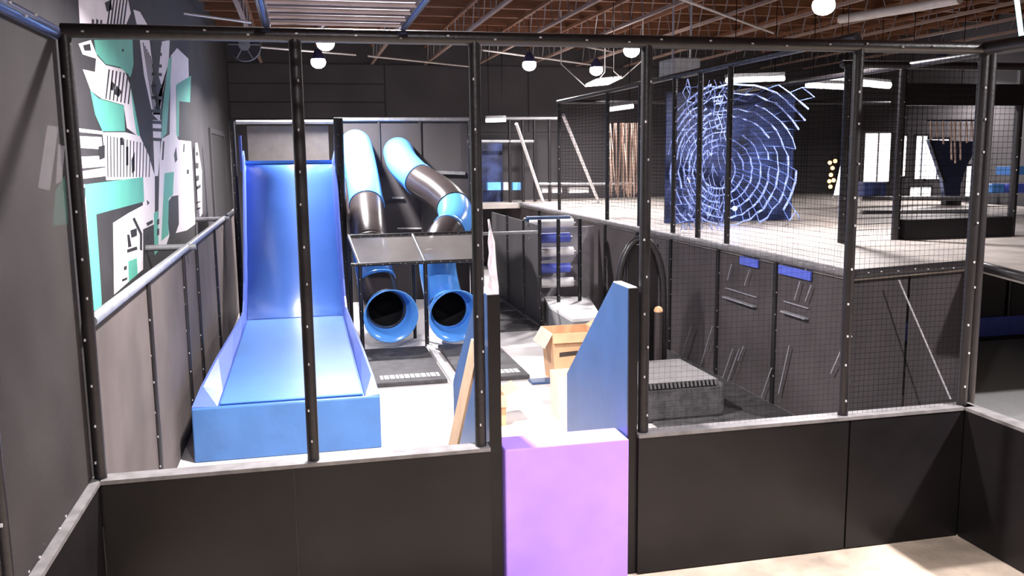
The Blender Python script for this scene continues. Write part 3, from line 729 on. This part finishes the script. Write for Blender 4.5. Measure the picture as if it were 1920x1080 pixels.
# ================================================================ arch and fringed block at the right of the pit entry
t = thing('padded_arch', 'black padded hoop arch standing behind the right wing pad', 'arch', (5.1, 12.6, 0))
Yc = 12.6; a = on_y(1158, 560, Yc); b = on_y(1243, 600, Yc); tp = on_y(1195, 447, Yc)
pts = [Vector((a.x, Yc, .05)), Vector((a.x, Yc, a.z))]
cx = (a.x+b.x)/2; hw = (b.x-a.x)/2
for k in range(0, 13):
    an = math.pi*(1-k/12); pts.append(Vector((cx+hw*math.cos(an), Yc, a.z+.05+(tp.z-a.z-.05)*math.sin(an))))
pts += [Vector((b.x, Yc, a.z)), Vector((b.x+.02, Yc, .05))]
B().tube(pts, .055, 14).build('hoop', 'post', t)
B().tube([Vector((cx-hw*.55, Yc+.05, 0)), Vector((cx-hw*.55, Yc+.05, tp.z-.1))], .03, 10).build('inner_post', 'post', t)
B().box((cx-hw*.5, Yc+.03, 0), (cx+hw*.8, Yc+.08, tp.z-.1)).build('infill', 'vinyl', t)
B().tube([Vector((b.x-.12, Yc-.1, 0)), Vector((b.x-.12, Yc-.1, 1.20))], .065, 12).build('padded_leg', 'tubeblack', t)
B().sphere((b.x-.12, Yc-.1, 1.2), .07, 12, 6).build('leg_cap', 'card', t)
t = thing('fringed_block', 'black foam block with grey top and scalloped fringe beside the right post', 'block', (4.9, 11.3, 0))
B().box((4.05, 10.75, .0), (5.45, 12.1, .50)).build('body', 'mat', t, bevel=.06)
B().box((4.08, 10.80, .50), (5.35, 12.05, .54)).build('top_cover', 'blocktop', t)
fr = B()
for i in range(22): fr.tube([(4.08+i*.058, 10.78, .54), (4.08+i*.058, 10.74, .47)], .026, 8)
fr.build('fringe', 'post', t, kind='stuff')

# ================================================================ ceiling pipes, heater, duct
for lab, p, q in (('pale diagonal ceiling pipe at the upper right of the frame', (1270, -4), (1450, 62)), ('pale diagonal ceiling pipe left of the middle lamps', (905, 94), (1150, 127)),
                  ('short pale diagonal pipe above the middle lamps', (1040, 76), (1148, 97)), ('pale ceiling pipe behind the left lamps', (470, 87), (667, 103)), ('pale ceiling pipe running to the second post', (690, 105), (890, 126)),
                  ('pale ceiling pipe at the upper left beside the mural', (310, 20), (470, 42))):
    z = 6.3; tag(B().tube([on_z(*p, z), on_z(*q, z)], .026, 8).build('ceiling_pipe', 'pipe'), lab, 'pipe')
t = thing('hanging_heater', 'white panel heater hanging on slanted cables below the lamps', 'heater', on_y(1130, 155, 21))
a, b, c2, d = on_y(1098, 163, 21), on_y(1140, 159, 21), on_y(1166, 147, 21.6), on_y(1120, 152, 21.6)
B().prism([a, b, c2, d], (0, 0, .07)).build('panel', 'white', t)
for p, q in (((1052, 120), a), ((1205, 113), c2), ((1134, 135), d), ((1150, 133), c2)):
    h = on_y(*p, 21.3); B().tube([Vector((h.x, h.y, 7.23)), h, q], .015, 6).build('cable', 'pipe', t)
a, b = on_y(1263, 140, 17.5), on_y(1314, 108, 17.5)
o = B().box((a.x, 17.5, a.z), (b.x, 18.3, b.z)).build('duct_box', 'metalgrey', bevel=.03)
for x in (a.x+.1, b.x-.1): B().box((x, 17.8, b.z-.02), (x+.03, 17.85, 7.23)).build('strap', 'strap', o)
tag(o, 'grey sheet metal box under the roof behind the fourth post', 'duct')
t = thing('ceiling_duct', 'long pale duct pipe under the joists at the top right', 'duct', on_z(1570, 40, 6.2))
B().tube([on_z(1575, 36, 6.25), on_z(1700, 16, 6.25), on_z(1800, -2, 6.25)], .09, 14).build('pipe', 'pipe', t)
tag(B().tube([on_y(1906, -5, 7.5), on_y(1917, 82, 7.5)], .022, 8).build('hanging_tube', mat('cyan_glow', (.55, .95, 1), .5, 0, emit=2)), 'thin cyan light tube hanging at the top right corner', 'light')
t = thing('wall_fan', 'grey round fan hanging high at the far end of the left wall', 'fan', on_y(455, 85, 20))
a = on_y(458, 84, 20)
B().tube([a, a+Vector((0, .25, 0))], .33, 20).build('drum', 'wall', t)
B().tube([a+Vector((0, -.02, 0)), a+Vector((0, .02, 0))], .12, 14).build('hub', 'metalgrey', t)
for k in range(6):
    an = k*math.pi/3; B().bar(a+Vector((0, -.03, 0)), a+Vector((.32*math.cos(an), -.03, .32*math.sin(an))), .02).build('guard_bar', 'metalgrey', t)
B().tube([a+Vector((0, .1, .3)), Vector((a.x, a.y+.1, 6.42))], .02, 8).build('hanger', 'metalgrey', t)

# ================================================================ far hall on the right
t = thing('hanging_streamers', 'row of pale cloth streamers hanging above the dark V panel', 'streamers', on_y(1790, 230, 19))
for i, (x, y1) in enumerate(((1745,262),(1756,258),(1768,270),(1783,300),(1790,306),(1800,300),(1812,268),(1822,262))):
    a, b = on_y(x, 226, 19), on_y(x+1, y1, 19); B().bar(a, b, .05, .02).build('streamer', 'rope', t)
B().tube([on_y(1738, 226, 19), on_y(1830, 226, 19)], .02, 6).build('top_bar', 'bar', t)
YH = 21.0
def pane(x0, y0, x1, y1, lab):
    a, b = on_y(x0, y0, YH), on_y(x1, y1, YH)
    w = struct(B().box((a.x-.06, YH-.03, b.z-.06), (b.x+.06, YH+.05, a.z+.06)), lab, 'wallback')
    B().box((a.x, YH-.05, b.z), (b.x, YH-.03, a.z)).build('pane', 'winglow', w)
    B().box(((a.x+b.x)/2-.02, YH-.07, b.z), ((a.x+b.x)/2+.02, YH-.05, a.z)).build('mullion', 'metalgrey', w)
pane(1622, 250, 1664, 340, 'window_1'); pane(1680, 255, 1694, 330, 'window_2'); pane(1718, 255, 1732, 335, 'window_3')
pane(1738, 262, 1772, 335, 'window_4'); pane(1812, 312, 1838, 372, 'window_5'); pane(1706, 352, 1742, 370, 'window_6')
t = thing('v_frame', 'large dark V shaped panel standing before the bright far windows', 'panel', on_y(1780, 345, YH-.6))
q = [on_y(x, y, YH-.6) for x, y in ((1742,262),(1838,266),(1812,312),(1802,345),(1800,372),(1772,372),(1768,340))]
B().prism(q, (0, .12, 0)).build('panel', 'bar', t)
B().bar(q[0]+Vector((0,-.03,0)), q[6]+Vector((0,-.03,0)), .05).build('edge_trim', 'vinyl', t)
B().box((on_y(1772,372,YH-.6).x, YH-.65, ZD), (on_y(1800,372,YH-.6).x, YH-.45, on_y(1800,368,YH-.6).z)).build('foot', 'post', t)
for lab, x0, y0, x1, y1, m in (('sky blue pad block at the far right edge behind the cage', 1898, 312, 1925, 328, 'skyblue'), ('vivid blue pad block below the sky blue one at the right edge', 1898, 345, 1925, 362, 'vivid'), ('sky blue pad block seen between the two right posts', 1860, 345, 1884, 362, 'skyblue'), ('dark blue low pad seen below the largest far window', 1620, 342, 1662, 368, 'bluecloth')):
    a, b = on_y(x0, y0, 17), on_y(x1, y1, 17)
    tag(B().box((a.x, 17, b.z), (b.x, 17.5, a.z)).build('pad_block', m, bevel=.03), lab, 'pad')
for lab, x0, y0, x1, y1 in (('low rail of the far hall seen under the windows', 1615, 372, 1840, 372), ('lower rail of the far hall with pale dots', 1615, 398, 1840, 396)):
    a, b = on_y(x0, y0, 17.5), on_y(x1, y1, 17.5); tag(B().tube([a, b], .05, 8).build('hall_rail', 'cap'), lab, 'rail')
t = thing('bulb_string', 'string of warm orange bulbs glowing beside the cage post', 'lights', on_y(1560, 340, 18))
for i, (x, y) in enumerate(((1556,305),(1561,315),(1558,328),(1563,338),(1557,350),(1566,302),(1555,340))):
    B().sphere(on_y(x, y, 18), .045, 8, 6).build('bulb', 'orange', t)
B().tube([on_y(1560, 290, 18.05), on_y(1558, 358, 18.05)], .012, 6).build('cord', 'wire', t)
a, b = on_y(1571, 300, 18.5), on_y(1584, 366, 18.5)
t = thing('lit_sign', 'tall slanted warm white light wedge beside the orange bulbs', 'light', b)
B().prism([on_y(1581, 300, 18.5), on_y(1585, 300, 18.5), on_y(1585, 366, 18.5), on_y(1566, 366, 18.5)], (0, .06, 0)).build('panel', 'winglow', t)
B().prism([on_y(1564, 368, 18.52), on_y(1587, 368, 18.52), on_y(1587, 372, 18.52), on_y(1564, 372, 18.52)], (0, .06, 0)).build('base', 'metalgrey', t)
